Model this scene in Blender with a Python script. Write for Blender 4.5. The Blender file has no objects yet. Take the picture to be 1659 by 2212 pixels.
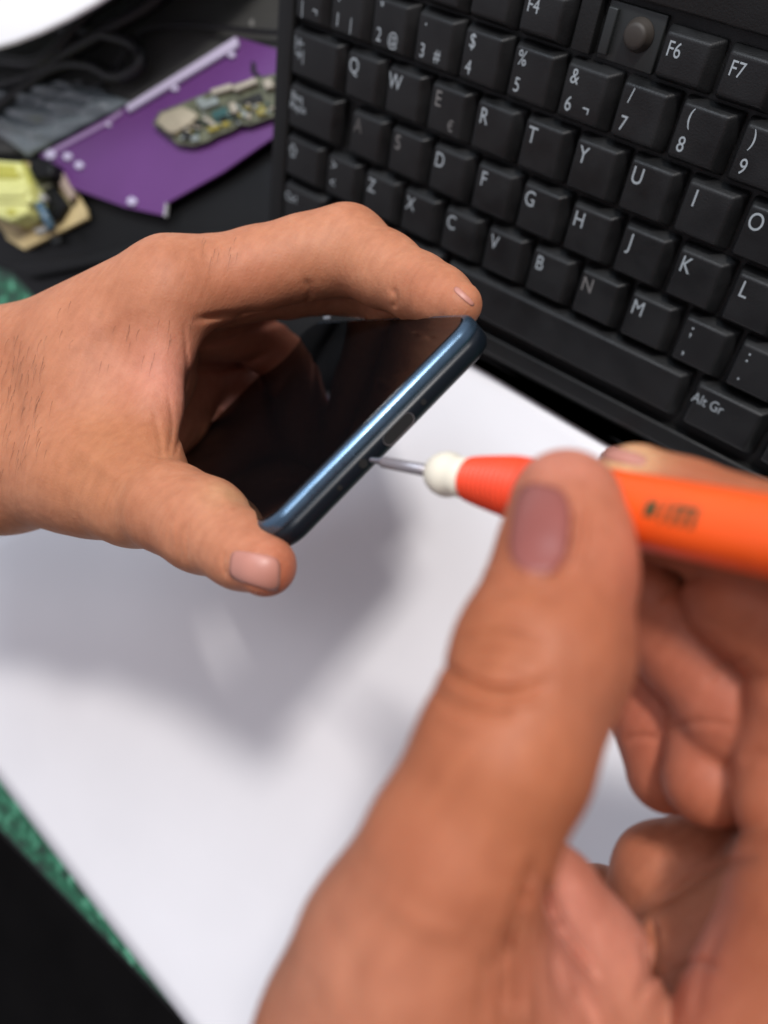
import bpy, bmesh, math, random
import numpy as np
from mathutils import Vector, Matrix
random.seed(7); rng = np.random.default_rng(7)
C = bpy.data.collections.new('scene'); bpy.context.scene.collection.children.link(C)
sc = bpy.context.scene

# ------------------------------------------------------------------ frames
# lens space: x right, y down, z forward, millimetres, measured from the lens.
F = 1850.0; CX, CY = 829.5, 1106.0
RK = np.array([[0.76164, 0.12999, -0.63483], [0.50343, -0.73553, 0.45338], [-0.40799, -0.66491, -0.62565]])
TK = np.array([-8.173, -159.765, 307.438])            # keyboard frame (x along the rows, y up the rows, z out of the keys)
A = math.radians(35)
ZT = math.cos(A) * RK[:, 2] + math.sin(A) * RK[:, 1]  # table normal
XT = RK[:, 0]; XT = XT / np.linalg.norm(XT); ZT = ZT / np.linalg.norm(ZT); YT = np.cross(ZT, XT)
O = RK @ np.array([80.0, -84.0, -12.0]) + TK           # world origin: under the keyboard's front edge, on the table
W = np.stack([XT, YT, ZT])                            # world axes in lens space
def w(p):                                             # lens-space mm -> world metres
    return (np.asarray(p, float) - O) @ W.T * 0.001
def ray(u, v): return np.array([(u - CX) / F, (v - CY) / F, 1.0])
def at(u, v, z): return ray(u, v) * z                 # lens-space point at a depth
def on(u, v, h=0.0):                                  # world point at height h (mm) above the table
    r = ray(u, v); d = ZT @ O + h
    return w(r * (d / (ZT @ r)))
def K(x, y, z=0.0):                                   # keyboard units (19 mm keys) -> world
    return w(RK @ np.array([x * 19.0, y * 19.0, z]) + TK)

# ------------------------------------------------------------------ camera
cam = bpy.data.cameras.new('camera'); co = bpy.data.objects.new('camera', cam); C.objects.link(co)
sc.camera = co
cam.sensor_fit = 'HORIZONTAL'; cam.sensor_width = 36.0; cam.lens = 36.0 * F / 1659.0
cam.clip_start = 0.01; cam.clip_end = 50
Rw = np.stack([W @ np.array([1, 0, 0]), W @ np.array([0, -1, 0]), W @ np.array([0, 0, -1])], axis=1)
M = Matrix.Identity(4)
for i in range(3):
    for j in range(3): M[i][j] = Rw[i, j]
    M[i][3] = w([0, 0, 0])[i]
co.matrix_world = M
cam.dof.use_dof = True; cam.dof.focus_distance = 0.225; cam.dof.aperture_fstop = 8.8
sc.render.resolution_x = 768; sc.render.resolution_y = 1024

# ------------------------------------------------------------------ light
wd = bpy.data.worlds.new('World'); sc.world = wd; wd.use_nodes = True
bg = wd.node_tree.nodes['Background']
bg.inputs['Strength'].default_value = 0.43
_N = wd.node_tree.nodes; _L = wd.node_tree.links      # a room that is bright above and towards the window, dark towards the people
_tc = _N.new('ShaderNodeTexCoord'); _dp = _N.new('ShaderNodeVectorMath'); _dp.operation = 'DOT_PRODUCT'
_dv = W @ np.array([-.62, -.62, -.35]); _dp.inputs[1].default_value = tuple(_dv / np.linalg.norm(_dv))
_cr = _N.new('ShaderNodeValToRGB'); _cr.color_ramp.elements[0].position = 0.0; _cr.color_ramp.elements[0].color = (.07, .065, .065, 1)
_cr.color_ramp.elements[1].position = 1.0; _cr.color_ramp.elements[1].color = (1.27, 1.24, 1.40, 1)
_mr = _N.new('ShaderNodeMapRange'); _mr.inputs[1].default_value = -1; _mr.inputs[2].default_value = 1
_L.new(_tc.outputs['Generated'], _dp.inputs[0]); _L.new(_dp.outputs['Value'], _mr.inputs[0]); _L.new(_mr.outputs[0], _cr.inputs[0]); _L.new(_cr.outputs[0], bg.inputs['Color'])
def area(name, direction, dist, size, energy, color, target=(-10, 0, 280), sy=None):
    l = bpy.data.lights.new(name, 'AREA'); l.size = size; l.energy = energy; l.color = color
    if sy: l.shape = 'RECTANGLE'; l.size_y = sy
    o = bpy.data.objects.new(name, l); C.objects.link(o)
    d = np.array(direction, float); d /= np.linalg.norm(d)
    p = w(np.array(target) + d * dist); t = w(target)
    o.location = p
    o.rotation_euler = Vector(t - p).to_track_quat('-Z', 'Y').to_euler()
    return o
area('window_light', (0.10, -0.41, -0.90), 1500, 0.15, 16.5, (1.0, 0.96, 0.93))
area('ceiling_light', (-0.15, -0.22, -0.96), 1700, 0.4, 4.0, (0.97, 0.95, 1.0))
area('side_light', (-0.31, -0.66, -0.68), 1400, 0.5, 6.0, (0.72, 0.86, 1.0))  # added bluish light, placed to make the streak along the phone rim
sc.view_settings.view_transform = 'Standard'; sc.view_settings.look = 'None'
sc.view_settings.exposure = 0.06; sc.view_settings.gamma = 1

# ------------------------------------------------------------------ materials
def mat(name, color, rough=0.5, metal=0.0, spec=0.5, noise=0.0, nscale=200.0, bump=0.0, bscale=800.0, coat=0.0, sss=0.0, rvar=0.0, alpha=None):
    m = bpy.data.materials.new(name); m.use_nodes = True; nt = m.node_tree; N = nt.nodes; L = nt.links
    b = N['Principled BSDF']
    b.inputs['Base Color'].default_value = (*color, 1); b.inputs['Roughness'].default_value = rough
    b.inputs['Metallic'].default_value = metal; b.inputs['Specular IOR Level'].default_value = spec
    if coat: b.inputs['Coat Weight'].default_value = coat; b.inputs['Coat Roughness'].default_value = 0.08
    tc = N.new('ShaderNodeTexCoord')
    if noise or rvar:
        n = N.new('ShaderNodeTexNoise'); n.inputs['Scale'].default_value = nscale; n.inputs['Detail'].default_value = 5
        L.new(tc.outputs['Object'], n.inputs['Vector'])
        if noise:
            r = N.new('ShaderNodeMapRange'); r.inputs[1].default_value = 0.3; r.inputs[2].default_value = 0.7
            r.inputs[3].default_value = 1 - noise; r.inputs[4].default_value = 1 + noise
            L.new(n.outputs['Fac'], r.inputs[0])
            h = N.new('ShaderNodeHueSaturation'); h.inputs['Color'].default_value = (*color, 1)
            L.new(r.outputs[0], h.inputs['Value']); L.new(h.outputs[0], b.inputs['Base Color'])
        if rvar:
            r2 = N.new('ShaderNodeMapRange'); r2.inputs[1].default_value = 0.3; r2.inputs[2].default_value = 0.7
            r2.inputs[3].default_value = max(0.02, rough - rvar); r2.inputs[4].default_value = rough + rvar
            L.new(n.outputs['Fac'], r2.inputs[0]); L.new(r2.outputs[0], b.inputs['Roughness'])
    if bump:
        n2 = N.new('ShaderNodeTexNoise'); n2.inputs['Scale'].default_value = bscale; n2.inputs['Detail'].default_value = 4
        L.new(tc.outputs['Object'], n2.inputs['Vector'])
        bp = N.new('ShaderNodeBump'); bp.inputs['Strength'].default_value = bump; bp.inputs['Distance'].default_value = 0.0005
        L.new(n2.outputs['Fac'], bp.inputs['Height']); L.new(bp.outputs[0], b.inputs['Normal'])
    if alpha is not None: b.inputs['Alpha'].default_value = alpha
    return m

def skin_mat():
    m = bpy.data.materials.new('skin'); m.use_nodes = True; nt = m.node_tree; N = nt.nodes; L = nt.links
    b = N['Principled BSDF']
    at_ = N.new('ShaderNodeAttribute'); at_.attribute_name = 'tone'
    tc = N.new('ShaderNodeTexCoord')
    n = N.new('ShaderNodeTexNoise'); n.inputs['Scale'].default_value = 55; n.inputs['Detail'].default_value = 6; n.inputs['Roughness'].default_value = .6
    L.new(tc.outputs['Object'], n.inputs['Vector'])
    mx = N.new('ShaderNodeMixRGB'); mx.blend_type = 'MULTIPLY'; mx.inputs[0].default_value = 1
    cr = N.new('ShaderNodeValToRGB'); cr.color_ramp.elements[0].position = .32; cr.color_ramp.elements[1].position = .7
    cr.color_ramp.elements[0].color = (.91, .84, .81, 1); cr.color_ramp.elements[1].color = (1.07, 1.07, 1.08, 1)
    L.new(n.outputs['Fac'], cr.inputs[0]); L.new(at_.outputs['Color'], mx.inputs[1]); L.new(cr.outputs[0], mx.inputs[2])
    n3 = N.new('ShaderNodeTexNoise'); n3.inputs['Scale'].default_value = 330; n3.inputs['Detail'].default_value = 3
    L.new(tc.outputs['Object'], n3.inputs['Vector'])
    cr3 = N.new('ShaderNodeValToRGB'); cr3.color_ramp.elements[0].position = .3; cr3.color_ramp.elements[1].position = .6
    cr3.color_ramp.elements[0].color = (.94, .92, .91, 1); cr3.color_ramp.elements[1].color = (1, 1, 1, 1)
    mx3 = N.new('ShaderNodeMixRGB'); mx3.blend_type = 'MULTIPLY'; mx3.inputs[0].default_value = 1
    L.new(n3.outputs['Fac'], cr3.inputs[0]); L.new(mx.outputs[0], mx3.inputs[1]); L.new(cr3.outputs[0], mx3.inputs[2])
    mp = N.new('ShaderNodeMapping'); mp.inputs['Scale'].default_value = (520, 70, 520)
    n4 = N.new('ShaderNodeTexNoise'); n4.inputs['Scale'].default_value = 1.0; n4.inputs['Detail'].default_value = 4
    L.new(tc.outputs['Object'], mp.inputs['Vector']); L.new(mp.outputs[0], n4.inputs['Vector'])
    cr4 = N.new('ShaderNodeValToRGB'); cr4.color_ramp.elements[0].position = .3; cr4.color_ramp.elements[1].position = .65
    cr4.color_ramp.elements[0].color = (.94, .91, .90, 1); cr4.color_ramp.elements[1].color = (1.05, 1.05, 1.05, 1)
    mx4 = N.new('ShaderNodeMixRGB'); mx4.blend_type = 'MULTIPLY'; mx4.inputs[0].default_value = 1
    L.new(n4.outputs['Fac'], cr4.inputs[0]); L.new(mx3.outputs[0], mx4.inputs[1]); L.new(cr4.outputs[0], mx4.inputs[2])
    L.new(mx4.outputs[0], b.inputs['Base Color'])
    b.inputs['Roughness'].default_value = .56; b.inputs['Specular IOR Level'].default_value = .28
    b.inputs['Subsurface Weight'].default_value = .35; b.inputs['Subsurface Radius'].default_value = (1.0, .35, .2)
    b.inputs['Subsurface Scale'].default_value = .0035
    v = N.new('ShaderNodeTexVoronoi'); v.inputs['Scale'].default_value = 900; v.feature = 'DISTANCE_TO_EDGE'
    L.new(tc.outputs['Object'], v.inputs['Vector'])
    bp = N.new('ShaderNodeBump'); bp.inputs['Strength'].default_value = .35; bp.inputs['Distance'].default_value = .00025
    n2 = N.new('ShaderNodeTexNoise'); n2.inputs['Scale'].default_value = 260; n2.inputs['Detail'].default_value = 5
    L.new(tc.outputs['Object'], n2.inputs['Vector'])
    bp2 = N.new('ShaderNodeBump'); bp2.inputs['Strength'].default_value = .25; bp2.inputs['Distance'].default_value = .0006
    L.new(v.outputs['Distance'], bp.inputs['Height']); L.new(n2.outputs['Fac'], bp2.inputs['Height'])
    L.new(bp.outputs[0], bp2.inputs['Normal']); bp3 = N.new('ShaderNodeBump'); bp3.inputs['Strength'].default_value = .3; bp3.inputs['Distance'].default_value = .0005
    L.new(n4.outputs['Fac'], bp3.inputs['Height']); L.new(bp2.outputs[0], bp3.inputs['Normal']); L.new(bp3.outputs[0], b.inputs['Normal'])
    return m

SKIN = skin_mat()
NAIL = mat('nail', (.25, .072, .058), .36, spec=.5, noise=.05, nscale=120, rvar=.05)
NAIL_L = mat('nail_pale', (.46, .20, .15), .42, spec=.5, noise=.05, nscale=120, rvar=.05)
HAIR = mat('hair', (.035, .02, .014), .5)
PAPER = mat('paper', (.80, .79, .805), .75, spec=.25, noise=.03, nscale=11, bump=.10, bscale=900)
KEY = mat('key_plastic', (.0075, .0078, .0082), .5, spec=.36, noise=.35, nscale=90, rvar=.12, bump=.25, bscale=1800)
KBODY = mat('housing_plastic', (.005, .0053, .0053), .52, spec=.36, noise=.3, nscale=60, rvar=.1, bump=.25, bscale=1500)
LEG = mat('legend_ink', (.34, .38, .40), .6)
LEG_W = mat('worn_legend_ink', (.09, .085, .08), .6)
LEG_D = mat('half_worn_legend_ink', (.17, .165, .16), .6)
DOME = mat('grey_rubber', (.030, .024, .019), .6)
METAL_D = mat('dull_metal_plate', (.028, .031, .031), .5, metal=.4)

# ------------------------------------------------------------------ mesh helpers
def link(name, me, material, parent=None):
    o = bpy.data.objects.new(name, me); C.objects.link(o)
    if material is not None: me.materials.append(material)
    if parent is not None: o.parent = parent
    return o
def props(o, label, cat, group=None, kind=None):
    if label: o['label'] = label
    if cat: o['category'] = cat
    if group: o['group'] = group
    if kind: o['kind'] = kind
    return o
def thing(name, loc, label, cat, group=None):
    o = bpy.data.objects.new(name, None); C.objects.link(o); o.location = tuple(loc); o.empty_display_size = .01
    bases[o.name] = np.array(loc, float)
    return props(o, label, cat, group)
bases = {}
def base_of(parent):
    while parent is not None:
        if parent.name in bases: return bases[parent.name]
        parent = parent.parent
    return np.zeros(3)
def mesh(name, V, Fc, material, parent=None, smooth=False, bev=0.0, seg=2):
    """V are world metres; stored relative to the thing's base"""
    V = np.asarray(V, float) - base_of(parent)
    me = bpy.data.meshes.new(name); me.from_pydata([tuple(v) for v in V], [], [tuple(int(i) for i in f) for f in Fc]); me.update()
    if bev:
        bm = bmesh.new(); bm.from_mesh(me)
        bmesh.ops.recalc_face_normals(bm, faces=bm.faces)
        bmesh.ops.bevel(bm, geom=list(bm.edges), offset=bev, segments=seg, affect='EDGES', profile=.6, clamp_overlap=True)
        bm.to_mesh(me); bm.free()
    else:
        bm = bmesh.new(); bm.from_mesh(me); bmesh.ops.recalc_face_normals(bm, faces=bm.faces); bm.to_mesh(me); bm.free()
    if smooth or bev:
        for p in me.polygons: p.use_smooth = True
    return link(name, me, material, parent)
def slab(name, top, thick, material, parent=None, bev=0.0, n=None, seg=2):
    """prism: outline 'top' (world points) extruded by thick (m) against the normal n"""
    n = np.array([0, 0, 1.0]) if n is None else np.asarray(n, float)
    T = [np.asarray(p, float) for p in top]; k = len(T)
    V = T + [p - n * thick for p in T]
    Fc = [list(range(k)), list(range(2 * k - 1, k - 1, -1))] + [[i, (i + 1) % k, k + (i + 1) % k, k + i] for i in range(k)]
    return mesh(name, V, Fc, material, parent, bev=bev, seg=seg)
def boxw(name, c, ax, ay, az, material, parent=None, bev=0.0, taper=1.0, seg=2):
    """box from a centre of the base, half vectors ax, ay and full height vector az"""
    c, ax, ay, az = (np.asarray(q, float) for q in (c, ax, ay, az))
    V = [c - ax - ay, c + ax - ay, c + ax + ay, c - ax + ay]
    V += [c + az + taper * q for q in (-ax - ay, ax - ay, ax + ay, -ax + ay)]
    Fc = [[3, 2, 1, 0], [4, 5, 6, 7], [0, 1, 5, 4], [1, 2, 6, 5], [2, 3, 7, 6], [3, 0, 4, 7]]
    return mesh(name, V, Fc, material, parent, bev=bev, seg=seg)
def catmull(P, n=10):
    P = [np.asarray(p, float) for p in P]; P = [2 * P[0] - P[1]] + P + [2 * P[-1] - P[-2]]
    out = []
    for i in range(1, len(P) - 2):
        for t in np.linspace(0, 1, n, endpoint=False):
            a, b, c, d = P[i - 1:i + 3]
            out.append(.5 * ((2 * b) + (-a + c) * t + (2 * a - 5 * b + 4 * c - d) * t * t + (-a + 3 * b - 3 * c + d) * t ** 3))
    out.append(P[-2]); return out
def tube(name, P, r, material, parent=None, seg=12, radii=None, cap=True):
    P = [np.asarray(p, float) for p in P]; V = []; Fc = []; k = len(P); up = np.array([.3, .1, 1.0])
    for i, p in enumerate(P):
        t = P[min(i + 1, k - 1)] - P[max(i - 1, 0)]; t /= np.linalg.norm(t) + 1e-12
        a = np.cross(t, up); a /= np.linalg.norm(a) + 1e-12; b = np.cross(t, a); up = -b if False else up
        rr = radii[i] if radii is not None else r
        for s in range(seg):
            th = 2 * math.pi * s / seg; V.append(p + rr * (math.cos(th) * a + math.sin(th) * b))
    for i in range(k - 1):
        for s in range(seg):
            s2 = (s + 1) % seg; Fc.append([i * seg + s, i * seg + s2, (i + 1) * seg + s2, (i + 1) * seg + s])
    if cap: Fc.append(list(range(seg))); Fc.append([(k - 1) * seg + s for s in range(seg)][::-1])
    return mesh(name, V, Fc, material, parent, smooth=True)
def lathe(name, a, axis, prof, material, parent=None, seg=40, ribs=None):
    """profile [(distance along axis mm, radius mm)] around the axis from lens-space point a"""
    axis = np.asarray(axis, float) / np.linalg.norm(axis); e1 = np.cross(axis, [0, 0, 1.0]); e1 /= np.linalg.norm(e1); e2 = np.cross(axis, e1)
    V = []; Fc = []; k = len(prof)
    for s, r in prof:
        for j in range(seg):
            th = 2 * math.pi * j / seg
            rr = r * (1 if ribs is None else ribs(s, th))
            V.append(w(np.asarray(a) + axis * s + rr * (math.cos(th) * e1 + math.sin(th) * e2)))
    for i in range(k - 1):
        for j in range(seg):
            j2 = (j + 1) % seg; Fc.append([i * seg + j, i * seg + j2, (i + 1) * seg + j2, (i + 1) * seg + j])
    Fc.append(list(range(seg))[::-1]); Fc.append([(k - 1) * seg + j for j in range(seg)])
    return mesh(name, V, Fc, material, parent, smooth=True)
def text_tris(s, size):
    cu = bpy.data.curves.new('t', 'FONT'); cu.body = s; cu.size = size; cu.align_x = 'CENTER'; cu.align_y = 'CENTER'; cu.extrude = 0.0; cu.offset = 0.0
    o = bpy.data.objects.new('t', cu); C.objects.link(o); dg = bpy.context.evaluated_depsgraph_get()
    me = o.evaluated_get(dg).to_mesh()
    V = [tuple(v.co) for v in me.vertices]; Fc = [tuple(p.vertices) for p in me.polygons]
    o.evaluated_get(dg).to_mesh_clear(); bpy.data.objects.remove(o); bpy.data.curves.remove(cu)
    return np.array(V).reshape(-1, 3), Fc

# ================================================================== SETTING
def table_mat():
    m = mat('green_laminate', (.012, .16, .095), .35, spec=.5, coat=.3); nt = m.node_tree; N = nt.nodes; L = nt.links
    b = N['Principled BSDF']; tc = N.new('ShaderNodeTexCoord')
    n = N.new('ShaderNodeTexNoise'); n.inputs['Scale'].default_value = 170; n.inputs['Detail'].default_value = 8; n.inputs['Distortion'].default_value = .6
    L.new(tc.outputs['Object'], n.inputs['Vector'])
    cr = N.new('ShaderNodeValToRGB'); e = cr.color_ramp.elements
    e[0].position = .36; e[0].color = (.002, .035, .016, 1); e[1].position = .70; e[1].color = (.13, .42, .26, 1)
    x = e.new(.54); x.color = (.004, .13, .058, 1)
    L.new(n.outputs['Fac'], cr.inputs[0]); L.new(cr.outputs[0], b.inputs['Base Color'])
    return m
GREEN = table_mat()
# near edge of the table runs down the lower left of the picture
e0, e1 = on(0, 1800), on(282, 2092)
ed = (e1 - e0) / np.linalg.norm(e1 - e0); inn = np.array([-ed[1], ed[0], 0]);
if inn @ (on(830, 1106) - e0) < 0: inn = -inn
c1, c2 = e0 - ed * .55, e0 + ed * .60
tb = thing('table', on(830, 1106) - np.array([0, 0, .02]), 'green mottled laminate table that carries the white paper and everything else', 'table')
slab('tabletop', [c1, c2, c2 + inn * .95, c1 + inn * .95], .022, GREEN, tb, bev=.004, seg=3)
EDGE = mat('dark_edge_band', (.008, .007, .007), .6, spec=.2)
q = -inn * .0045 - np.array([0, 0, .004])
slab('edge_band', [c1 + q, c2 + q, c2 + q + inn * .004, c1 + q + inn * .004], .030, EDGE, tb, bev=.0012)
FLOOR = mat('dark_floor', (.005, .0045, .0045), .85, spec=.08, noise=.3, nscale=9, bump=.2, bscale=60)
fz = -.70
fl = mesh('floor', [(-4, -4, fz), (4, -4, fz), (4, 4, fz), (-4, 4, fz)], [[0, 1, 2, 3]], FLOOR); props(fl, None, None, kind='structure')
# white sheet of paper, slightly curled at its edges
pa = [on(0, 1688, .6), on(404, 2212, .6), on(1040, 770, .6), on(1310, 945, .6)]
pd1 = (pa[1] - pa[0]) / np.linalg.norm(pa[1] - pa[0]); pd2 = (pa[3] - pa[2]) / np.linalg.norm(pa[3] - pa[2])
Pc = [pa[0] - pd1 * .14, pa[1] + pd1 * .12, pa[3] + pd2 * .14, pa[2] - pd2 * .055]
def sheet(name, c, n, material, parent=None, amp=.0006, thick=.00025, freq=14):
    V = []; Fc = []
    for i in range(n + 1):
        for j in range(n + 1):
            s, t = i / n, j / n
            p = c[0] * (1 - s) * (1 - t) + c[1] * s * (1 - t) + c[2] * s * t + c[3] * (1 - s) * t
            z = amp * (.5 + .5 * math.sin(freq * s + 3 * t) * math.cos(freq * .7 * t - s))
            V.append(p + np.array([0, 0, z]))
    k = len(V); V += [p - np.array([0, 0, thick]) for p in V]; q = n + 1
    for i in range(n):
        for j in range(n):
            a = i * q + j; Fc.append([a, a + q, a + q + 1, a + 1]); Fc.append([k + a, k + a + 1, k + a + q + 1, k + a + q])
    for i in range(n):
        for (a, b) in ((i, i + 1), (n * q + i, n * q + i + 1), (i * q, (i + 1) * q), (i * q + n, (i + 1) * q + n)): Fc.append([a, b, k + b, k + a])
    return mesh(name, V, Fc, material, parent, smooth=True)
pp = sheet('paper_sheet', Pc, 40, PAPER)
props(pp, 'large white sheet of paper lying flat on the green table under both hands', 'paper')

# ================================================================== KEYBOARD
kb = thing('keyboard', K(4, -4.4, -12), 'black keyboard with white lettering and one missing key, propped up behind the phone', 'keyboard')
prof = [(-88, -9.6), (-86, -5), (-80, -2.2), (-76, -1.6), (86, -1.6), (86, -18)]
sA, cA = math.sin(A), math.cos(A)
prof += [(-84 + cA * 175, -11.5 - sA * 175), (-86, -10.9)]
xs = (-2.16 * 19, 14.6 * 19); V = []; k = len(prof)
for x in xs: V += [w(RK @ np.array([x, y, z]) + TK) for y, z in prof]
Fc = [list(range(k)), list(range(2 * k - 1, k - 1, -1))] + [[i, (i + 1) % k, k + (i + 1) % k, k + i] for i in range(k)]
mesh('housing', V, Fc, KBODY, kb, bev=.0012)
# raised rim round the key field
def kslab(name, x0, x1, y0, y1, z0, z1, m, parent=kb, bev=.0004):
    return slab(name, [K(x0, y0, z1), K(x1, y0, z1), K(x1, y1, z1), K(x0, y1, z1)], (z1 - z0) * .001, m, parent, bev=bev, n=W @ RK[:, 2])
for nm, r_ in (('rim', (-2.14, -1.72, -4.2, 3.2)), ('rim', (-1.71, 14.5, -4.22, -3.84))):
    kslab(nm, *r_, -1.9, 2.2, KBODY, bev=.0009)
TOP = 4.3
def key(x0, y0, wu=1.0, hu=1.0, leg=(), worn=None):
    """cell: left edge x0, top edge y0 in key units"""
    g = .035; cx, cy = x0 + wu / 2, y0 - hu / 2; hw, hh = (wu / 2 - g) * 19, (hu / 2 - g) * 19
    tl, tr, tt, tb_ = 1.3, 2.9, 1.6, 2.0     # insets of the top face
    def P(x, y, z): return w(RK @ np.array([cx * 19 + x, cy * 19 + y, z]) + TK)
    rings = []
    ring = lambda a, b, c_, d, z: [P(-hw + a, -hh + d, z), P(hw - b, -hh + d, z), P(hw - b, hh - c_, z), P(-hw + a, hh - c_, z)]
    V = ring(0, 0, 0, 0, -1.2) + ring(.15, .25, .15, .15, .6) + ring(tl, tr, tt, tb_, TOP)
    Fc = [[3, 2, 1, 0], [8, 9, 10, 11]] + [[r * 4 + i, r * 4 + (i + 1) % 4, r * 4 + 4 + (i + 1) % 4, r * 4 + 4 + i] for r in (0, 1) for i in range(4)]
    ko = mesh('key', V, Fc, KEY, kb, bev=.0009, seg=3)
    for s, lx, ly, size in leg:
        Vt, Ft = text_tris(s, size * 1.55)
        if not len(Vt): continue
        Vw = [P(-hw + tl + lx + v[0] * .80, hh - tt - ly + v[1], TOP + .03) for v in Vt]
        mesh('legend', Vw, Ft, worn or LEG, ko)
    return ko
L0 = .25
def letter(s, x, y, worn=None, size=4.6, extra=()):
    key(x - L0, y + .37, 1, 1, [(s, 3.0, 4.0, size)] + list(extra), worn)
for i, s in enumerate('QWERTYUIOP'):
    if s == 'E': letter('E', 2, 0, LEG_D, extra=[('€', 9.6, 11.0, 3.2)])
    else: letter(s, i, 0)
for i, s in enumerate('ASDFGHJKL'):
    letter(s, i + .25, -1, {'A': LEG_W, 'S': LEG_D}.get(s))
for i, s in enumerate('ZXCVBNM'):
    letter(s, i + .75, -2, LEG_D if s == 'N' else None)
nums = [('°', '|', '¬'), ('!', '1', '|'), ('"', '2', '@'), ('·', '3', '#'), ('$', '4', ''), ('%', '5', ''), ('&', '6', '¬'), ('/', '7', ''), ('(', '8', ''), (')', '9', ''), ('=', '0', '')]
for i, (a, b, c_) in enumerate(nums):
    x = -1.5 + i
    lg = [(a, 3.0, 2.9, 3.9), (b, 3.0, 10.6, 3.9)] + ([(c_, 9.2, 10.6, 3.6)] if c_ else [])
    key(x - L0 + (.1 if i == 0 else 0), 1.37, .9 if i == 0 else 1, 1, lg)
key(-1.68, .37, 1.42, 1, [('|←', 3.4, 3.3, 3.4), ('→|', 3.4, 7.2, 3.4)])
key(-1.68, -.63, 1.45, 1, [('Bloq', 3.6, 3.0, 2.7), ('Mayús', 4.3, 6.6, 2.7)])
key(-1.68, -1.63, 1.15, 1, [('⇧', 3.2, 4.6, 4.4)])
key(-.52, -1.63, 1, 1, [('>', 3.0, 2.9, 3.9), ('<', 3.0, 9.6, 3.9)])
key(7.5, -1.63, 1, 1, [(';', 3.0, 2.9, 4.2), (',', 3.0, 9.4, 4.2)])
key(8.5, -1.63, 1, 1, [(':', 3.0, 2.9, 4.2), ('.', 3.0, 9.4, 4.2)])
key(9.5, -1.63, 1, 1, [('_', 3.0, 3.9, 4.2), ('-', 3.0, 9.4, 4.2)])
key(9.25, -.63, 1, 1, [('Ñ', 3.0, 4.0, 4.6)])
key(-1.68, -2.63, 1.3, 1, [('Ctrl', 3.6, 4.2, 3.2)])
key(-.37, -2.63, 1.0, 1); key(.64, -2.63, 1.0, 1); key(1.65, -2.63, 1.1, 1)
key(2.78, -2.63, 5.3, 1)
key(8.12, -2.63, 1.42, 1, [('Alt Gr', 5.0, 4.4, 3.3)])
key(9.56, -2.63, 1.1, 1)
for i, s in ((1, 'F1'), (2, 'F2'), (3, 'F3'), (4, 'F4'), (6, 'F6'), (7, 'F7'), (8, 'F8')):
    x = {1: .55, 2: 1.53, 3: 2.50, 4: 3.47, 6: 5.91, 7: 6.89, 8: 7.87}[i]
    key(x - L0, 2.17, .97, .82, [(s, 3.4, 3.8, 3.6)])
slab('front_shade_strip', [on(*q, 3) for q in ((700, 552), (1040, 765), (1310, 938), (1700, 1190), (1780, 1170), (1150, 860), (720, 620), (640, 560))], .002, KBODY, kb)  # dark strip added over the green slit, standing in for its shade
kslab('spacer', 4.25, 4.58, 1.42, 2.25, -1.9, 2.4, KBODY)
# key missing: the bare well with its rubber dome
kslab('key_well', 4.66, 5.62, 1.40, 2.2, -1.9, .2, METAL_D)
kslab('key_well_rail', 4.70, 4.86, 1.48, 2.12, .1, 2.0, METAL_D)
dm = RK @ np.array([5.26 * 19, 1.86 * 19, .2]) + TK
lathe('rubber_dome', dm, RK[:, 2], [(0, 4.6), (.5, 4.5), (1.6, 3.9), (2.6, 3.6), (3.3, 3.3), (3.7, 2.4), (3.8, .5)], DOME, kb)
kslab('top_panel', -1.7, 14.5, 2.3, 4.5, -1.9, 2.0, KBODY, bev=.0008)

# ================================================================== PHONE
GLASS = mat('screen_glass', (.003, .003, .0035), .045, spec=.12)
BEZ = mat('blue_metal_bezel', (.10, .165, .24), .28, metal=.85, rvar=.05, nscale=300)
PBACK = mat('black_phone_shell', (.005, .008, .012), .34, spec=.3)
PORT = mat('port_metal', (.30, .31, .32), .35, metal=.9)
BLK = mat('socket_black', (.003, .003, .003), .6)
MARK = mat('white_mark', (.45, .45, .45), .5)
BLp = at(563, 1150, 186); BRp = at(1034, 672, 196)
ew = BRp - BLp; wid = np.linalg.norm(ew); ew /= wid
TLp = at(366, 1000, 296); el = TLp - BLp; el -= (el @ ew) * ew; ln = np.linalg.norm(el); el /= ln
en = np.cross(ew, el); en = en if en[2] < 0 else -en
def PH(x, y, z): return w(BLp + ew * x + el * y + en * z)
def rrect(x0, x1, y0, y1, r, n=8):
    out = []
    for cx, cy, a0 in ((x1 - r, y1 - r, 0), (x0 + r, y1 - r, 90), (x0 + r, y0 + r, 180), (x1 - r, y0 + r, 270)):
        for i in range(n + 1):
            th = math.radians(a0 + 90 * i / n); out.append((cx + r * math.cos(th), cy + r * math.sin(th)))
    return out
ph = thing('phone', PH(wid / 2, ln / 2, -7), 'black smartphone with blue metal rim held in the left hand, screen up', 'phone')
print('phone', wid, ln)
def rings(name, layers, m, parent, capt=True, capb=True):
    """layers: (inset, z) rounded rectangles stacked"""
    V = []; Fc = []; k = None
    for ins, z in layers:
        pts = rrect(-.3 + ins, wid + .3 - ins, -.6 + ins, ln - ins, max(7.5 - ins, 1.0)); k = len(pts)
        V += [PH(x, y, z) for x, y in pts]
    for i in range(len(layers) - 1):
        for j in range(k): Fc.append([i * k + j, i * k + (j + 1) % k, (i + 1) * k + (j + 1) % k, (i + 1) * k + j])
    if capb: Fc.append(list(range(k))[::-1])
    if capt: Fc.append([(len(layers) - 1) * k + j for j in range(k)])
    return mesh(name, V, Fc, m, parent, smooth=True)
rings('back_shell', [(4.5, -9.0), (2.2, -8.7), (.8, -8.0), (.15, -6.8), (0.0, -5.0), (.2, -3.35)], PBACK, ph)
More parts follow.
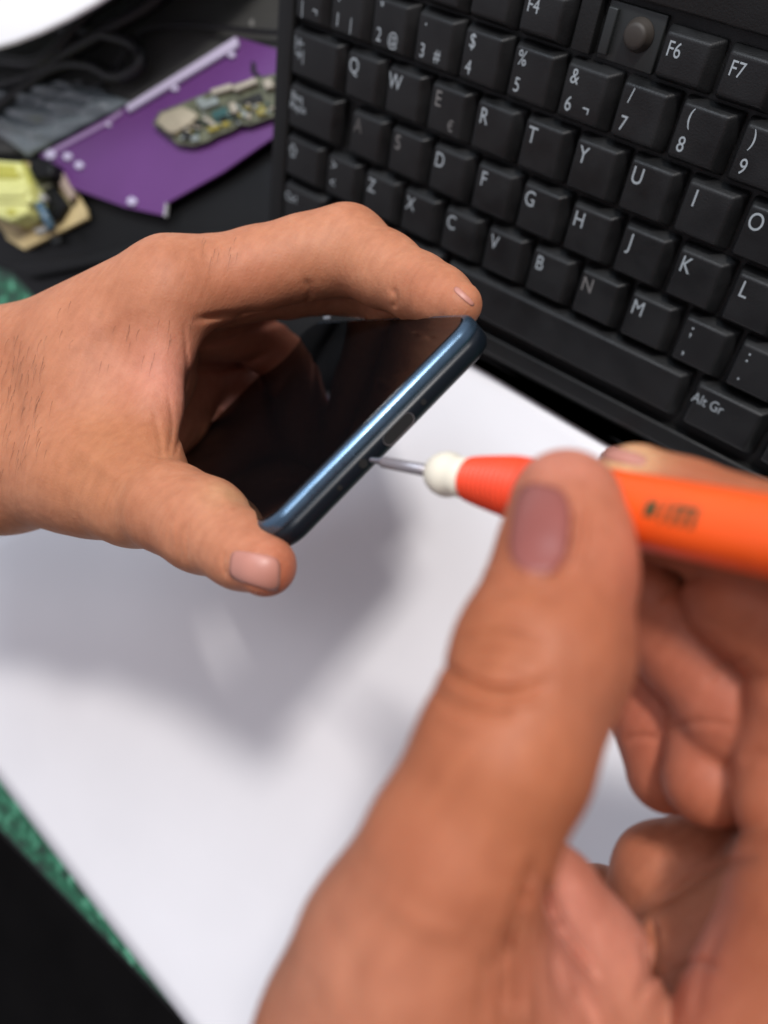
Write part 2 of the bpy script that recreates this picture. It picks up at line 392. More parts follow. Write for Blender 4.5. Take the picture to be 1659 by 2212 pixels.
arc = [(.25 + 1.7 * (1 - math.cos(t)), -1.7 + 1.7 * math.sin(t)) for t in np.linspace(0, math.pi / 2, 7)]
rings('bezel', [(.45, -3.4), (.15, -3.1), (.1, -2.6), (.2, -1.9)] + arc, BEZ, ph)
o = rings('screen', [(2.05, -.35), (2.05, .12), (2.4, .28)], GLASS, ph)
for p in o.data.polygons: p.use_smooth = len(p.vertices) < 6
# bottom-edge sockets
def stadium(name, xc, zc, hw, hh, y0, m, parent, depth=.35, ring=None):
    pts = []
    for s, a0 in ((1, -90), (-1, 90)):
        for i in range(9):
            th = math.radians(a0 + 180 * i / 8); pts.append((xc + s * (hw - hh) + hh * math.cos(th), zc + hh * math.sin(th)))
    k = len(pts); V = [PH(x, y0, z) for x, z in pts] + [PH(x, y0 + depth, z) for x, z in pts]
    Fc = [list(range(k)), list(range(2 * k - 1, k - 1, -1))] + [[i, (i + 1) % k, k + (i + 1) % k, k + i] for i in range(k)]
    return mesh(name, V, Fc, m, parent)
us = stadium('charging_port', wid * .54, -5.9, 4.7, 1.65, -.86, PORT, ph, .5)
stadium('socket', wid * .54, -5.75, 4.5, 1.4, -.92, BLK, us, .3)
stadium('microphone_hole', wid * .66, -5.6, .7, .7, -.80, BLK, ph)
stadium('screw_hole', wid * .38, -5.6, 1.1, 1.1, -.80, BLK, ph)
stadium('microphone_hole', wid * .40 - 9, -5.6, .6, .6, -.80, BLK, ph)
def SC(u, v, h=.34):
    r = ray(u, v); p0 = BLp + en * h; return w(r * ((en @ p0) / (en @ r)))
slab('screen_mark_upper', [SC(*q) for q in ((700, 672), (717, 672), (715, 678), (698, 678))], .0002, MARK, ph, n=W @ en)  # two small pale marks near the top of the glass
slab('screen_mark_lower', [SC(*q) for q in ((700, 682), (714, 682), (712, 689), (698, 689))], .0002, MARK, ph, n=W @ en)

# ================================================================== SCREWDRIVER
OR = mat('orange_plastic', (.88, .10, .012), .38, spec=.45, noise=.10, nscale=45, bump=.12, bscale=400, rvar=.08)
OR2 = mat('orange_rubber', (.80, .065, .02), .5, spec=.4, noise=.06, nscale=80)
IV = mat('ivory_plastic', (.74, .69, .56), .42, spec=.4, noise=.04, nscale=80)
STEEL = mat('steel_shaft', (.36, .33, .34), .35, metal=.8)
PRN = mat('olive_print', (.055, .05, .012), .6)
tip = at(803, 994, 185.5); far = at(1659, 1157, 122); sx = far - tip; sl = np.linalg.norm(sx); sx /= sl
def along(u):   # distance (mm) along the axis where it crosses image column u
    k = (u - CX) / F; return (k * tip[2] - tip[0]) / (sx[0] - k * sx[2])
sd = thing('screwdriver', w(tip + sx * along(1250)), 'orange precision screwdriver with ivory collar, its tip at the phone bottom edge', 'screwdriver')
s0, s1, s2, s3 = along(826), along(936), along(1016), along(1130)
lathe('shaft', tip, sx, [(-.4, .35), (0, .55), (s0 * .9, .75), (s0 + .2, 1.2), (s0 + 1, 1.25), (s1 + 1, 1.28)], STEEL, sd, 24)
cl = s2 - s1
lathe('collar', tip, sx, [(s1, 1.6), (s1 + .1, 2.9), (s1 + .08 * cl, 3.6), (s1 + .2 * cl, 4.2), (s1 + .36 * cl, 4.55), (s1 + .48 * cl, 4.5), (s1 + .58 * cl, 4.1), (s1 + .7 * cl, 3.95), (s2 + .3, 4.0), (s2 + .4, 2)], IV, sd)
gp = []
for i in range(90):
    t = i / 89; s = s2 + t * 17; r = 4.0 + 1.6 * min(1, t * 1.6) ** .8
    r += .30 * math.sin(i * .9) if t < .85 else 0
    gp.append((s, r))
gp = [(s2, 2.5), (s2 + .02, 3.9)] + gp
lathe('grip', tip, sx, gp, OR2, sd)
e = s2 + 17
lathe('handle', tip, sx, [(e - .3, 4.5), (e - .2, 5.55), (e + 6, 5.95), (e + 14, 6.1), (e + 30, 5.95), (e + 55, 5.7), (e + 75, 5.6), (e + 77, 5.0), (e + 78, 3.2)], OR, sd, 48)
# printed mark on the handle
toc = -(tip + sx * along(1450)); toc /= np.linalg.norm(toc); r1 = toc - (toc @ sx) * sx; r1 /= np.linalg.norm(r1); r2 = np.cross(sx, r1)
if r2[1] < 0: r2 = -r2
def hsurf(s, a):    # a: arc length mm, positive = down in the picture
    th = a / 6.05; return w(tip + sx * s + 6.12 * (math.cos(th) * r1 + math.sin(th) * r2))
def patch(s0_, s1_, a0, a1, sl_=0, n=5):
    V = []; Fc = []
    for i in range(n + 1):
        for j in range(2): V.append(hsurf((s0_ + (s1_ - s0_) * j) + sl_ * (i / n), a0 + (a1 - a0) * i / n))
    for i in range(n): Fc.append([2 * i, 2 * i + 1, 2 * i + 3, 2 * i + 2])
    return V, Fc
V = []; Fc = []
pb = along(1436)
for (a_, b_, c_, d_, e_) in ((0, 2.6, -2.0, 1.5, -.4), (3.9, 4.7, -2.6, 2.2, -.8), (5.6, 6.7, -1.5, 2.2, -.6), (7.6, 8.7, -1.5, 2.2, -.6), (5.6, 10.6, -2.3, -1.4, -.1), (9.6, 10.7, -1.5, 2.2, -.6)):
    v_, f_ = patch(pb + a_ * .8, pb + b_ * .8, c_ * .72 - .5, d_ * .72 - .5, e_ * .8); k = len(V); V += v_; Fc += [[i + k for i in f] for f in f_]
mesh('printed_mark', V, Fc, PRN, sd)

# ================================================================== THINGS AT THE UPPER LEFT
DG = mat('dark_grey_plastic', (.038, .038, .035), .55, noise=.2, nscale=30, bump=.2, bscale=700)
BK = mat('black_plastic', (.0028, .003, .0032), .5, spec=.25, noise=.3, nscale=25, rvar=.1)
def P(h, *uv): return [on(u, v, h) for u, v in uv]
lid = thing('laptop_part', on(300, 400, 0), 'black open laptop shell lying on the table under the purple panel', 'laptop part')
slab('lower_shell', P(9, (-320, 470), (20, 585), (70, 640), (240, 700), (560, 790), (800, 740), (830, 600), (640, 300), (560, -60), (-420, -60)), .008, BK, lid, bev=.0015)
slab('grey_cover', P(12, (-300, 330), (60, 330), (220, 300), (640, 130), (660, -80), (-300, -80)), .0025, DG, lid, bev=.001)
slab('ridge', P(13, (20, 575), (60, 600), (560, 500), (560, 488), (350, 505), (200, 545)), .003, BK, lid, bev=.001)
slab('screw_tab', P(12.5, (108, 512), (128, 508), (130, 522), (112, 527)), .001, METAL_D, lid, bev=.0003)
slab('screw_tab', P(12.5, (538, 45), (546, 40), (547, 55), (540, 58)), .001, mat('light_tab', (.2, .2, .19), .5), lid, bev=.0002)

PUR = mat('purple_enamel', (.12, .038, .165), .42, spec=.45, noise=.10, nscale=18, rvar=.08)
LIL = mat('lilac_plastic', (.52, .47, .62), .5)
LIL2 = mat('dull_lilac_plastic', (.30, .20, .36), .5)
pu = thing('purple_panel', on(330, 290, 14), 'purple sheet panel with a whitish edge strip, left of the keyboard', 'panel')
slab('plate', P(16, (84, 335), (275, 228), (508, 78), (640, 118), (640, 262), (480, 372), (357, 440), (354, 466), (268, 447), (158, 407), (112, 366)), .0016, PUR, pu, bev=.0004)
slab('edge_strip', P(18.6, (270, 228), (508, 78), (513, 92), (508, 102), (276, 241)), .0024, LIL, pu, bev=.0006)
slab('edge_strip', P(17, (104, 325), (225, 262), (262, 236), (264, 244), (228, 270), (112, 333)), .0009, LIL2, pu, bev=.0003)
for (u, v, r) in ((107, 333, 11), (144, 337, 9), (169, 356, 9), (283, 434, 10), (375, 189, 8), (498, 117, 8), (232, 268, 5)):
    pts = P(17.6, *[(u + r * math.cos(t) * 1.05, v + r * math.sin(t)) for t in np.linspace(0, 2 * math.pi, 7)[:-1] + .3])
    slab('clip_tab', pts, .0018, LIL, pu, bev=.0004)
slab('corner_edge', P(17, (357, 438), (360, 439), (357, 467), (353, 466)), .0016, mat('bare_edge', (.6, .6, .6), .4, metal=.5), pu)
slab('cutout', P(16.6, (543, 130), (552, 138), (551, 152), (566, 166), (556, 170), (541, 154)), .0006, BLK, pu, bev=.0002)

# small phone circuit board on the purple panel
PCB = mat('weathered_board_green', (.10, .105, .065), .5, noise=.5, nscale=260, bump=.3, bscale=600)
CAN = mat('dull_shield_metal', (.40, .35, .25), .5, metal=.25, noise=.12, nscale=150)
CHIPS = [mat('chip_grey', (.38, .34, .27), .5), mat('chip_teal', (.03, .09, .085), .4), mat('chip_gold', (.33, .28, .06), .4, metal=.3), mat('chip_silver', (.30, .34, .32), .35, metal=.4), mat('chip_black', (.015, .015, .013), .4)]
cbd = thing('circuit_board', on(470, 240, 17), 'irregular greenish phone circuit board with metal shield lying on the purple panel', 'circuit board')
bo = [(329, 268), (345, 241), (388, 225), (451, 198), (507, 181), (552, 168), (640, 150), (640, 238), (590, 252), (541, 270), (520, 270), (496, 283), (470, 292), (451, 304), (417, 315), (383, 311), (361, 292)]
slab('board', P(19.5, *bo), .0012, PCB, cbd, bev=.0002)
slab('shield_can', P(22.5, (336, 262), (350, 243), (392, 229), (418, 240), (424, 250), (412, 266), (374, 288), (360, 284)), .0032, CAN, cbd, bev=.0006)
def chipq(u, v, a, b, ang, h, m, nm='chip'):
    c_, s_ = math.cos(math.radians(ang)), math.sin(math.radians(ang))
    slab(nm, P(19.6 + h, *[(u + x * c_ - y * s_, v + x * s_ + y * c_) for x, y in ((-a, -b), (a, -b), (a, b), (-a, b))]), h * .001, m, cbd, bev=.0002)
for (u, v, a, b, ang, h, m) in ((478, 192, 23, 6, -17, 2.4, CHIPS[0]), (528, 182, 25, 6, -22, 2.6, CHIPS[0]), (578, 180, 9, 10, -20, 2.5, CHIPS[0]), (450, 222, 20, 8, -20, 1.8, CHIPS[3]), (432, 218, 8, 8, -10, 2.0, CHIPS[3]), (474, 244, 17, 9, -22, 1.4, CHIPS[1]), (503, 232, 6, 11, -20, 2.2, CHIPS[0]), (452, 262, 15, 4, 35, 2.0, CHIPS[0]), (460, 276, 12, 6, -20, 1.6, CHIPS[2]), (486, 268, 8, 5, -15, 1.2, CHIPS[2]), (400, 292, 10, 7, 20, 1.4, CHIPS[4]), (420, 298, 8, 6, -15, 1.2, CHIPS[3]), (563, 240, 9, 8, -20, 1.8, CHIPS[2]), (545, 215, 22, 9, -20, 1.0, CHIPS[4]), (525, 245, 5, 8, -10, 1.2, CHIPS[3]), (536, 250, 3, 7, -10, 1.5, CHIPS[0])):
    chipq(u, v, a, b, ang, h, m)
for i in range(58):
    t = rng.random(); u = 372 + 215 * t; v = 300 - 62 * t + rng.normal() * 12 - 8
    chipq(u, v, 2.0 + 3.2 * rng.random(), 1.6 + 2.2 * rng.random(), rng.uniform(-40, 10), .8 + 1.3 * rng.random(), CHIPS[int(rng.integers(0, 5))], 'solder_part')

# charger board with the yellow-taped transformer
PCB2 = mat('beige_board', (.50, .39, .19), .5, noise=.12, nscale=120, bump=.2, bscale=400)
YEL = mat('yellow_tape', (.66, .66, .24), .4, noise=.08, nscale=70, coat=.3)
YEL2 = mat('deep_yellow_tape', (.45, .43, .07), .4)
CAPM = mat('blue_grey_sleeve', (.07, .13, .18), .3, coat=.3)
GRY = mat('grey_solder', (.33, .32, .30), .5)
pb2 = thing('power_board', on(90, 460, 9), 'beige power circuit board with a yellow taped transformer at the left edge', 'circuit board')
slab('board', P(13, (10, 505), (14, 516), (51, 539), (188, 471), (185, 452), (133, 362), (52, 350), (-60, 370), (-60, 420)), .0022, PCB2, pb2, bev=.0004)
tr = slab('transformer', P(27, (-75, 340), (42, 348), (64, 428), (54, 462), (20, 478), (-50, 455)), .0125, YEL, pb2, bev=.0022, seg=3)
slab('tape_band', P(28.2, (-75, 388), (58, 395), (66, 428), (62, 440), (-70, 436)), .012, YEL, tr, bev=.0012)
slab('core', P(27.9, (-40, 352), (30, 356), (38, 386), (-38, 384)), .006, YEL2, tr, bev=.001)
slab('tape_notch', P(27.6, (12, 452), (30, 450), (34, 462), (16, 466)), .001, YEL2, tr, bev=.0003)
slab('heat_sink', P(18, (98, 402), (112, 398), (142, 440), (122, 474), (86, 480), (66, 440)), .004, BK, pb2, bev=.0008)
tube('capacitor', [on(84, 440, 24), on(112, 494, 20)], .0022, CAPM, pb2, 20)
slab('choke', P(24, (58, 345), (86, 336), (112, 352), (110, 382), (74, 390), (60, 370)), .012, BK, pb2, bev=.003, seg=3)
slab('component', P(17, (118, 372), (132, 366), (160, 420), (150, 432), (128, 400)), .003, mat('pinkish_resistor', (.33, .25, .20), .5), pb2, bev=.0008)
slab('component', P(22, (68, 424), (90, 416), (96, 430), (76, 440)), .004, GRY, pb2, bev=.001)
slab('component', P(19, (72, 392), (100, 386), (112, 398), (90, 412), (76, 408)), .004, mat('olive_grey_part', (.13, .13, .09), .5), pb2, bev=.001)
slab('component', P(16, (70, 494), (112, 484), (116, 492), (80, 506)), .002, GRY, pb2, bev=.0005)
slab('solder_joint', P(14.5, (150, 432), (160, 428), (163, 438), (154, 444)), .001, BK, pb2, bev=.0003)
slab('tape_fold', P(29.5, (-75, 405), (50, 398), (58, 412), (50, 424), (-75, 426)), .002, YEL, tr, bev=.0008)
slab('winding_ridge', P(28.0, (-75, 372), (44, 374), (46, 380), (-75, 378)), .0015, YEL2, tr, bev=.0005)
slab('component', P(19, (20, 486), (44, 482), (48, 494), (26, 500)), .003, mat('tan_part', (.40, .30, .17), .5), pb2, bev=.0008)
tube('coil_wire', [on(50, 352, 25), on(66, 392, 25), on(74, 424, 25)], .0009, YEL2, pb2, 8)

# cables
CB = mat('black_cable', (.007, .007, .008), .4, spec=.5)
def cable(pts, r, label):
    o = tube('cable', catmull([on(u, v, h) for u, v, h in pts], 12), r, CB); props(o, label, 'cable', 'black cables at the upper left'); return o
cable([(-260, 170, 18), (-80, 190, 19), (60, 165, 20), (150, 110, 22), (240, 60, 24), (330, 5, 22), (420, -80, 20)], .0038, 'thick black cable running diagonally beside the white round plate')
cable([(120, 60, 22), (210, 70, 24), (290, 95, 22), (302, 140, 21), (250, 165, 20), (190, 140, 20), (110, 150, 20), (-40, 250, 19), (-200, 280, 18)], .0032, 'black cable looping just above the purple panel')
cable([(-200, 120, 20), (-20, 130, 21), (90, 130, 24), (190, 30, 26), (280, -30, 24), (360, -120, 22)], .0030, 'thin black cable nearest the white round plate')
cable([(-120, 215, 17), (30, 215, 17), (110, 180, 17), (220, 178, 17), (330, 60, 18), (600, 70, 17), (760, 60, 17)], .0011, 'hair-thin black wire crossing the grey cover')
# crumpled plastic bag
def bag_mesh():
    n = 34; V = []; Fc = []
    c_ = [on(-130, 300, 15), on(120, 345, 15), on(300, 205, 15), on(80, 165, 15)]
    c0 = [on(-130, 200, 15), on(60, 340, 15), on(285, 222, 15), on(170, 175, 15)]
    for i in range(n + 1):
        for j in range(n + 1):
            s, t = i / n, j / n
            p = c0[0] * (1 - s) * (1 - t) + c0[1] * s * (1 - t) + c0[2] * s * t + c0[3] * (1 - s) * t
            z = .0035 * abs(math.sin(9 * s + 5 * t + 1.2 * math.sin(7 * t))) + .0025 * abs(math.sin(13 * t - 6 * s)) + .001 * rng.random()
            z *= min(1, 6 * min(s, 1 - s, t, 1 - t) + .1)
            V.append(p + np.array([0, 0, z]))
    q = n + 1
    for i in range(n):
        for j in range(n): a = i * q + j; Fc.append([a, a + q, a + q + 1, a + 1])
    return V, Fc
BAG = mat('smoky_plastic_film', (.12, .145, .16), .22, spec=.6, coat=.4)
V, Fc = bag_mesh(); bg_ = mesh('plastic_bag', V, Fc, BAG, smooth=True)
so = bg_.modifiers.new('s', 'SOLIDIFY'); so.thickness = .0003; so.offset = -1
props(bg_, 'crumpled smoky grey plastic film between the cables and the purple panel', 'plastic bag')
# white round plate
WH = mat('white_glaze', (.92, .92, .92), .3, spec=.5)
a_, b_, c_ = on(0, 107, 60), on(118, 63, 60), on(232, 0, 60)
ax, ay, bx, by, cx_, cy_ = a_[0], a_[1], b_[0], b_[1], c_[0], c_[1]
D_ = 2 * (ax * (by - cy_) + bx * (cy_ - ay) + cx_ * (ay - by))
ux = ((ax**2 + ay**2) * (by - cy_) + (bx**2 + by**2) * (cy_ - ay) + (cx_**2 + cy_**2) * (ay - by)) / D_
uy = ((ax**2 + ay**2) * (cx_ - bx) + (bx**2 + by**2) * (ax - cx_) + (cx_**2 + cy_**2) * (bx - ax)) / D_
rad = math.hypot(ax - ux, ay - uy); print('plate radius', rad)

# ================================================================== HANDS (implicit surfaces turned into one mesh each)
def sdcone(p, a, b, ra, rb):
    a = np.asarray(a, np.float32); b = np.asarray(b, np.float32); ba = b - a; l2 = ba @ ba; pa_ = p - a
    h = np.clip((pa_ @ ba) / l2, 0, 1)
    return np.linalg.norm(pa_ - h[..., None] * ba, axis=-1) - (ra + (rb - ra) * h)
def smin(a, b, k):
    h = np.maximum(k - np.abs(a - b), 0) / k
    return np.minimum(a, b) - h * h * k * .25
class Hand:
    def __init__(s): s.groups = []; s.creases = []
    def group(s, k, kin): s.groups.append((k, kin, [])); return s
    def chain(s, *pts):     # (u, v, z, r)
        g = s.groups[-1][2]
        P_ = [(at(u, v, z), r) for u, v, z, r in pts]
        if len(P_) == 1: P_ = P_ * 2; P_[1] = (P_[1][0] + .01, P_[1][1])
        for (a, ra), (b, rb) in zip(P_[:-1], P_[1:]): g.append((a, b, ra, rb))
        return s
    def crease(s, pts, depth, width, zmax=1e9, zmin=0): s.creases.append((np.array(catmull([np.array([*p_, 0.]) for p_ in pts], 6))[:, :2], depth, width, zmax, zmin)); return s
    def extra(s, p):
        u = CX + F * p[..., 0] / p[..., 2]; v = CY + F * p[..., 1] / p[..., 2]; q = np.stack([u, v], -1); out = np.zeros(u.shape, np.float32)
        for pts, depth, width, zmax, zmin in s.creases:
            lo, hi = pts.min(0) - 3 * width, pts.max(0) + 3 * width
            m = (u > lo[0]) & (u < hi[0]) & (v > lo[1]) & (v < hi[1]) & (p[..., 2] < zmax) & (p[..., 2] > zmin)
            if not m.any(): continue
            qq = q[m]; best = np.full(len(qq), 1e9); L_ = len(pts) - 1; bt = np.zeros(len(qq))
            for i in range(L_):
                a, b = pts[i], pts[i + 1]; ba = b - a; h = np.clip(((qq - a) @ ba) / (ba @ ba + 1e-9), 0, 1)
                d = np.linalg.norm(qq - a - h[:, None] * ba, axis=1); mm = d < best; best[mm] = d[mm]; bt[mm] = (i + h[mm]) / L_
            out[m] += depth * np.exp(-(best / width) ** 2) * np.clip(np.minimum(bt, 1 - bt) * 5 + .15, 0, 1)
        return out
    def f(s, p, block=False):
        tot = None
        for k, kin, prims in s.groups:
            d = np.full(p.shape[:-1], 60.0, np.float32)
            for a, b, ra, rb in prims:
                if block:
                    lo = np.minimum(a - ra, b - rb) - 9; hi = np.maximum(a + ra, b + rb) + 9
                    ix = [slice(max(0, int((lo[i] - s.lo[i]) / s.h)), max(0, int((hi[i] - s.lo[i]) / s.h) + 2)) for i in range(3)]
                    sub = d[ix[0], ix[1], ix[2]]
                    if sub.size == 0: continue
                    d[ix[0], ix[1], ix[2]] = smin(sub, sdcone(p[ix[0], ix[1], ix[2]], a, b, ra, rb).astype(np.float32), kin)
                else: d = smin(d, sdcone(p, a, b, ra, rb), kin)
            tot = d if tot is None else smin(tot, d, k)
        return tot + s.extra(p)
    def build(s, h, lo, hi, fine=True):
        s.h = h; s.lo = np.array(lo, float); n = [int((hi[i] - lo[i]) / h) + 1 for i in range(3)]
        g = np.stack(np.meshgrid(*[np.float32(lo[i]) + np.float32(h) * np.arange(n[i], dtype=np.float32) for i in range(3)], indexing='ij'), -1)
        D = s.f(g, True); ins = D < 0
        cnt = np.zeros([m - 1 for m in n], np.float32); acc = np.zeros([m - 1 for m in n] + [3], np.float32)
        offs = [(i, j, k) for i in (0, 1) for j in (0, 1) for k in (0, 1)]
        def sl(o): return tuple(slice(o[i], n[i] - 1 + o[i]) for i in range(3))
        for o in offs:
            for ax_ in range(3):
                if o[ax_] == 0:
                    o2 = list(o); o2[ax_] = 1; A_, B_ = D[sl(o)], D[sl(o2)]; m = (A_ < 0) != (B_ < 0)
                    t = np.where(m, A_ / np.where(m, A_ - B_, 1), 0); cnt += m
                    for q_ in range(3): acc[..., q_] += np.where(m, (o[q_] + (t if q_ == ax_ else 0)), 0)
        act = cnt > 0; idx = -np.ones(act.shape, np.int64); idx[act] = np.arange(act.sum())
        cells = np.argwhere(act); V = (cells + acc[act] / cnt[act][:, None]) * h + s.lo
        Fq = []
        for ax_ in range(3):
            b_, c_ = [(1, 2), (2, 0), (0, 1)][ax_]
            s0_ = [slice(None)] * 3; s1_ = [slice(None)] * 3; s0_[ax_] = slice(0, n[ax_] - 1); s1_[ax_] = slice(1, n[ax_])
            m = ins[tuple(s0_)] != ins[tuple(s1_)]; pos = np.argwhere(m)
            ok = (pos[:, b_] > 0) & (pos[:, c_] > 0) & (pos[:, b_] < n[b_] - 1) & (pos[:, c_] < n[c_] - 1); pos = pos[ok]
            def cell(db, dc): q_ = pos.copy(); q_[:, b_] -= db; q_[:, c_] -= dc; return idx[q_[:, 0], q_[:, 1], q_[:, 2]]
            f4 = np.stack([cell(1, 1), cell(0, 1), cell(0, 0), cell(1, 0)], 1)
            fl_ = ~ins[tuple(pos.T)]; f4[fl_] = f4[fl_][:, ::-1]; Fq.append(f4)
        Fq = np.concatenate(Fq)
        if fine:      # one quad subdivision so that creases resolve
            E_ = np.sort(np.stack([Fq, np.roll(Fq, -1, 1)], -1).reshape(-1, 2), 1)
            key_ = E_[:, 0] * len(V) + E_[:, 1]; uq, inv = np.unique(key_, return_inverse=True); inv = inv.reshape(-1)
            em = (V[uq // len(V)] + V[uq % len(V)]) / 2; fc_ = V[Fq].mean(1); n0 = len(V); n1 = n0 + len(em)
            ei = inv.reshape(-1, 4) + n0; fi = np.arange(len(Fq)) + n1
            V = np.concatenate([V, em, fc_])
            Fq = np.concatenate([np.stack([Fq[:, q_], ei[:, q_], fi, ei[:, q_ - 1]], 1) for q_ in range(4)])
        for _ in range(2 if fine else 3):
            g_ = s.grad(V); d = s.f(V); V = V - np.clip(d, -1, 1)[:, None] * g_ * .8
        return V, Fq
    def grad(s, V):
        e_ = .35; g_ = np.stack([s.f(V + np.eye(3)[i] * e_) - s.f(V - np.eye(3)[i] * e_) for i in range(3)], -1)
        return g_ / (np.linalg.norm(g_, axis=1)[:, None] + 1e-9)
    def hit(s, u, v, z0, z1=500):
        r = np.stack([(u - CX) / F, (v - CY) / F, np.ones_like(u)], -1); z = np.full(u.shape, float(z0))
        for _ in range(60): z = np.minimum(z + s.f(r * z[..., None]) * .7, z1)
        return r * z[..., None]

def skin_obj(name, hand, h, lo, hi, label, base, tones, root):
    V, Fq = hand.build(h, lo, hi); print(name, len(V))
    col = np.tile(np.array(base, float), (len(V), 1))
    for (u, v, z, r, c_) in tones:
        wgt = np.exp(-(np.linalg.norm(V - at(u, v, z), axis=1) / r) ** 2)[:, None]; col = col * (1 - wgt) + np.array(c_) * wgt
    loc = w(root); Vw = (V - O) @ W.T * .001 - loc
    me = bpy.data.meshes.new(name); me.vertices.add(len(Vw)); me.vertices.foreach_set('co', Vw.astype(np.float32).ravel())
    me.loops.add(Fq.size); me.loops.foreach_set('vertex_index', Fq.astype(np.int32).ravel())
    me.polygons.add(len(Fq)); me.polygons.foreach_set('loop_start', np.arange(0, Fq.size, 4, dtype=np.int32))
    me.polygons.foreach_set('use_smooth', np.ones(len(Fq), bool))
    me.update(calc_edges=True); me.validate()
    at_ = me.color_attributes.new('tone', 'FLOAT_COLOR', 'POINT'); at_.data.foreach_set('color', np.c_[col, np.ones(len(col))].astype(np.float32).ravel())
    o = link(name, me, SKIN); o.location = tuple(loc); bases[o.name] = loc
    props(o, label, 'hand'); return o

def nail(hand, quad, z0, m, parent, n=14, lift=.18, bulge=.28, pw=3.2):
    """quad: image outline corners (tip-left, tip-right, root-right, root-left); laid on the finger's surface"""
    q0, q1, q2, q3 = (np.array(q, float) for q in quad); U = []; 
    S = np.linspace(-1, 1, n)
    uv = np.zeros((n, n, 2)); edge = np.zeros((n, n))
    for i, s_ in enumerate(S):
        for j, t_ in enumerate(S):
            # square to rounded shape
            k_ = max(abs(s_), abs(t_)); l_ = (abs(s_) ** pw + abs(t_) ** pw) ** (1 / pw) + 1e-9
            a, b = s_ * k_ / l_, t_ * k_ / l_; a, b = (a + 1) / 2, (b + 1) / 2
            uv[i, j] = (q0 * (1 - a) + q1 * a) * (1 - b) + (q3 * (1 - a) + q2 * a) * b; edge[i, j] = k_
    P_ = hand.hit(uv[..., 0], uv[..., 1], z0); fl_ = P_.reshape(-1, 3); g_ = hand.grad(fl_)
    # smooth the normals so that the plate is one clean curve
    e_ = edge.reshape(-1); up = fl_ + g_ * (lift + bulge * (1 - e_[:, None] ** 4)); dn = fl_ - g_ * .35
    V = [w(p) for p in up] + [w(p) for p in dn]; k = n * n; Fc = []
    for i in range(n - 1):
        for j in range(n - 1):
            a = i * n + j; Fc.append([a, a + n, a + n + 1, a + 1]); Fc.append([k + a, k + a + 1, k + a + n + 1, k + a + n])
    for i in range(n - 1):
        for (a, b) in ((i, i + 1), ((n - 1) * n + i, (n - 1) * n + i + 1), (i * n, (i + 1) * n), (i * n + n - 1, (i + 1) * n + n - 1)): Fc.append([a, b, k + b, k + a])
    return mesh('fingernail', V, Fc, m, parent, smooth=True)

BASE = (.47, .200, .108)
PINK = (.56, .235, .17); RED = (.50, .155, .085); TAN = (.44, .185, .085); BRN = (.33, .13, .07); HILITE = (.66, .42, .22)  # last tone: yellowish highlight painted into skin, thumb joint and forefinger tip
# ---------------- left hand (holds the phone)
LH = Hand()
LH.group(3, 16)  .chain((-460, 740, 305, 22), (0, 822, 270, 17.8), (370, 618, 242, 13.6)) \
    .chain((-460, 970, 300, 22), (0, 1008, 262, 17.2), (190, 1012, 243, 15.6), (292, 1072, 228, 13.0)) \
    .chain((0, 915, 285, 22), (230, 840, 256, 18), (330, 800, 262, 12)) \
    .chain((-460, 850, 325, 28), (0, 900, 300, 20), (330, 740, 285, 16))
LH.group(4, 5).chain((370, 618, 244, 13.4), (450, 606, 246, 11.6), (560, 580, 248, 11.0), (660, 556, 249, 11.2), (745, 540, 250, 12.4)) \
    .chain((752, 543, 250, 12.0), (830, 583, 240, 9.8), (905, 622, 231, 8.4)) \
    .chain((905, 622, 231, 8.3), (950, 642, 223, 7.2), (992, 658, 216, 5.8))
LH.group(5, 5).chain((292, 1072, 228, 12.4), (370, 1098, 216, 10.8), (440, 1134, 208, 11.0)) \
    .chain((440, 1134, 208, 10.8), (520, 1188, 198, 8.2), (574, 1222, 190, 6.9))
LH.group(12, 7).chain((362, 665, 240, 6.5), (356, 760, 240, 5.5), (342, 880, 236, 5.5), (318, 985, 230, 7))
# palm and the fingers behind the phone
LH.group(6, 6).chain((330, 740, 285, 14), (400, 820, 296, 13), (360, 900, 290, 13), (240, 960, 285, 16))
LH.group(3, 3).chain((380, 690, 268, 11.5), (560, 738, 298, 9.5), (690, 830, 308, 9), (730, 880, 306, 8))
LH.group(2, 4).chain((430, 650, 264, 10), (600, 622, 270, 9.4), (770, 612, 272, 9.6), (850, 650, 258, 8.2), (900, 668, 246, 6.6))
LH.group(3, 3).chain((390, 770, 290, 11), (540, 850, 316, 9), (640, 920, 318, 8.5), (670, 950, 314, 7.6))
LH.group(3, 3).chain((370, 840, 300, 10), (470, 880, 322, 8), (560, 950, 326, 7.5))
# folds: web, knuckle, thumb joint
LH.crease([(398, 700), (404, 800), (398, 900), (376, 990)], .5, 5, 255)
LH.crease([(330, 880), (345, 950), (350, 1010)], .25, 7, 250).crease([(360, 830), (372, 920), (362, 990)], .3, 6, 250)
LH.crease([(405, 742), (480, 735), (560, 706), (620, 690)], 1.2, 9, 330, 255).crease([(410, 800), (500, 790), (590, 760)], 1.2, 9, 330, 255)
LH.crease([(420, 690), (500, 680), (600, 676)], .9, 8, 250)
LH.crease([(660, 600), (668, 630), (664, 660)], .6, 8, 250).crease([(850, 620), (856, 645), (850, 668)], .5, 7, 230)
LH.crease([(720, 478), (730, 510), (728, 540)], .16, 7, 230).crease([(750, 470), (762, 500), (760, 536)], .2, 6, 230).crease([(785, 480), (795, 505), (792, 536)], .15, 6, 230)
LH.crease([(395, 1130), (388, 1170), (392, 1215)], .28, 5, 220).crease([(412, 1120), (403, 1170), (408, 1222)], .25, 4, 220).crease([(375, 1110), (366, 1150), (370, 1195)], .2, 5, 220)
LH.crease([(472, 1060), (488, 1085), (500, 1110)], -.5, 14, 215)
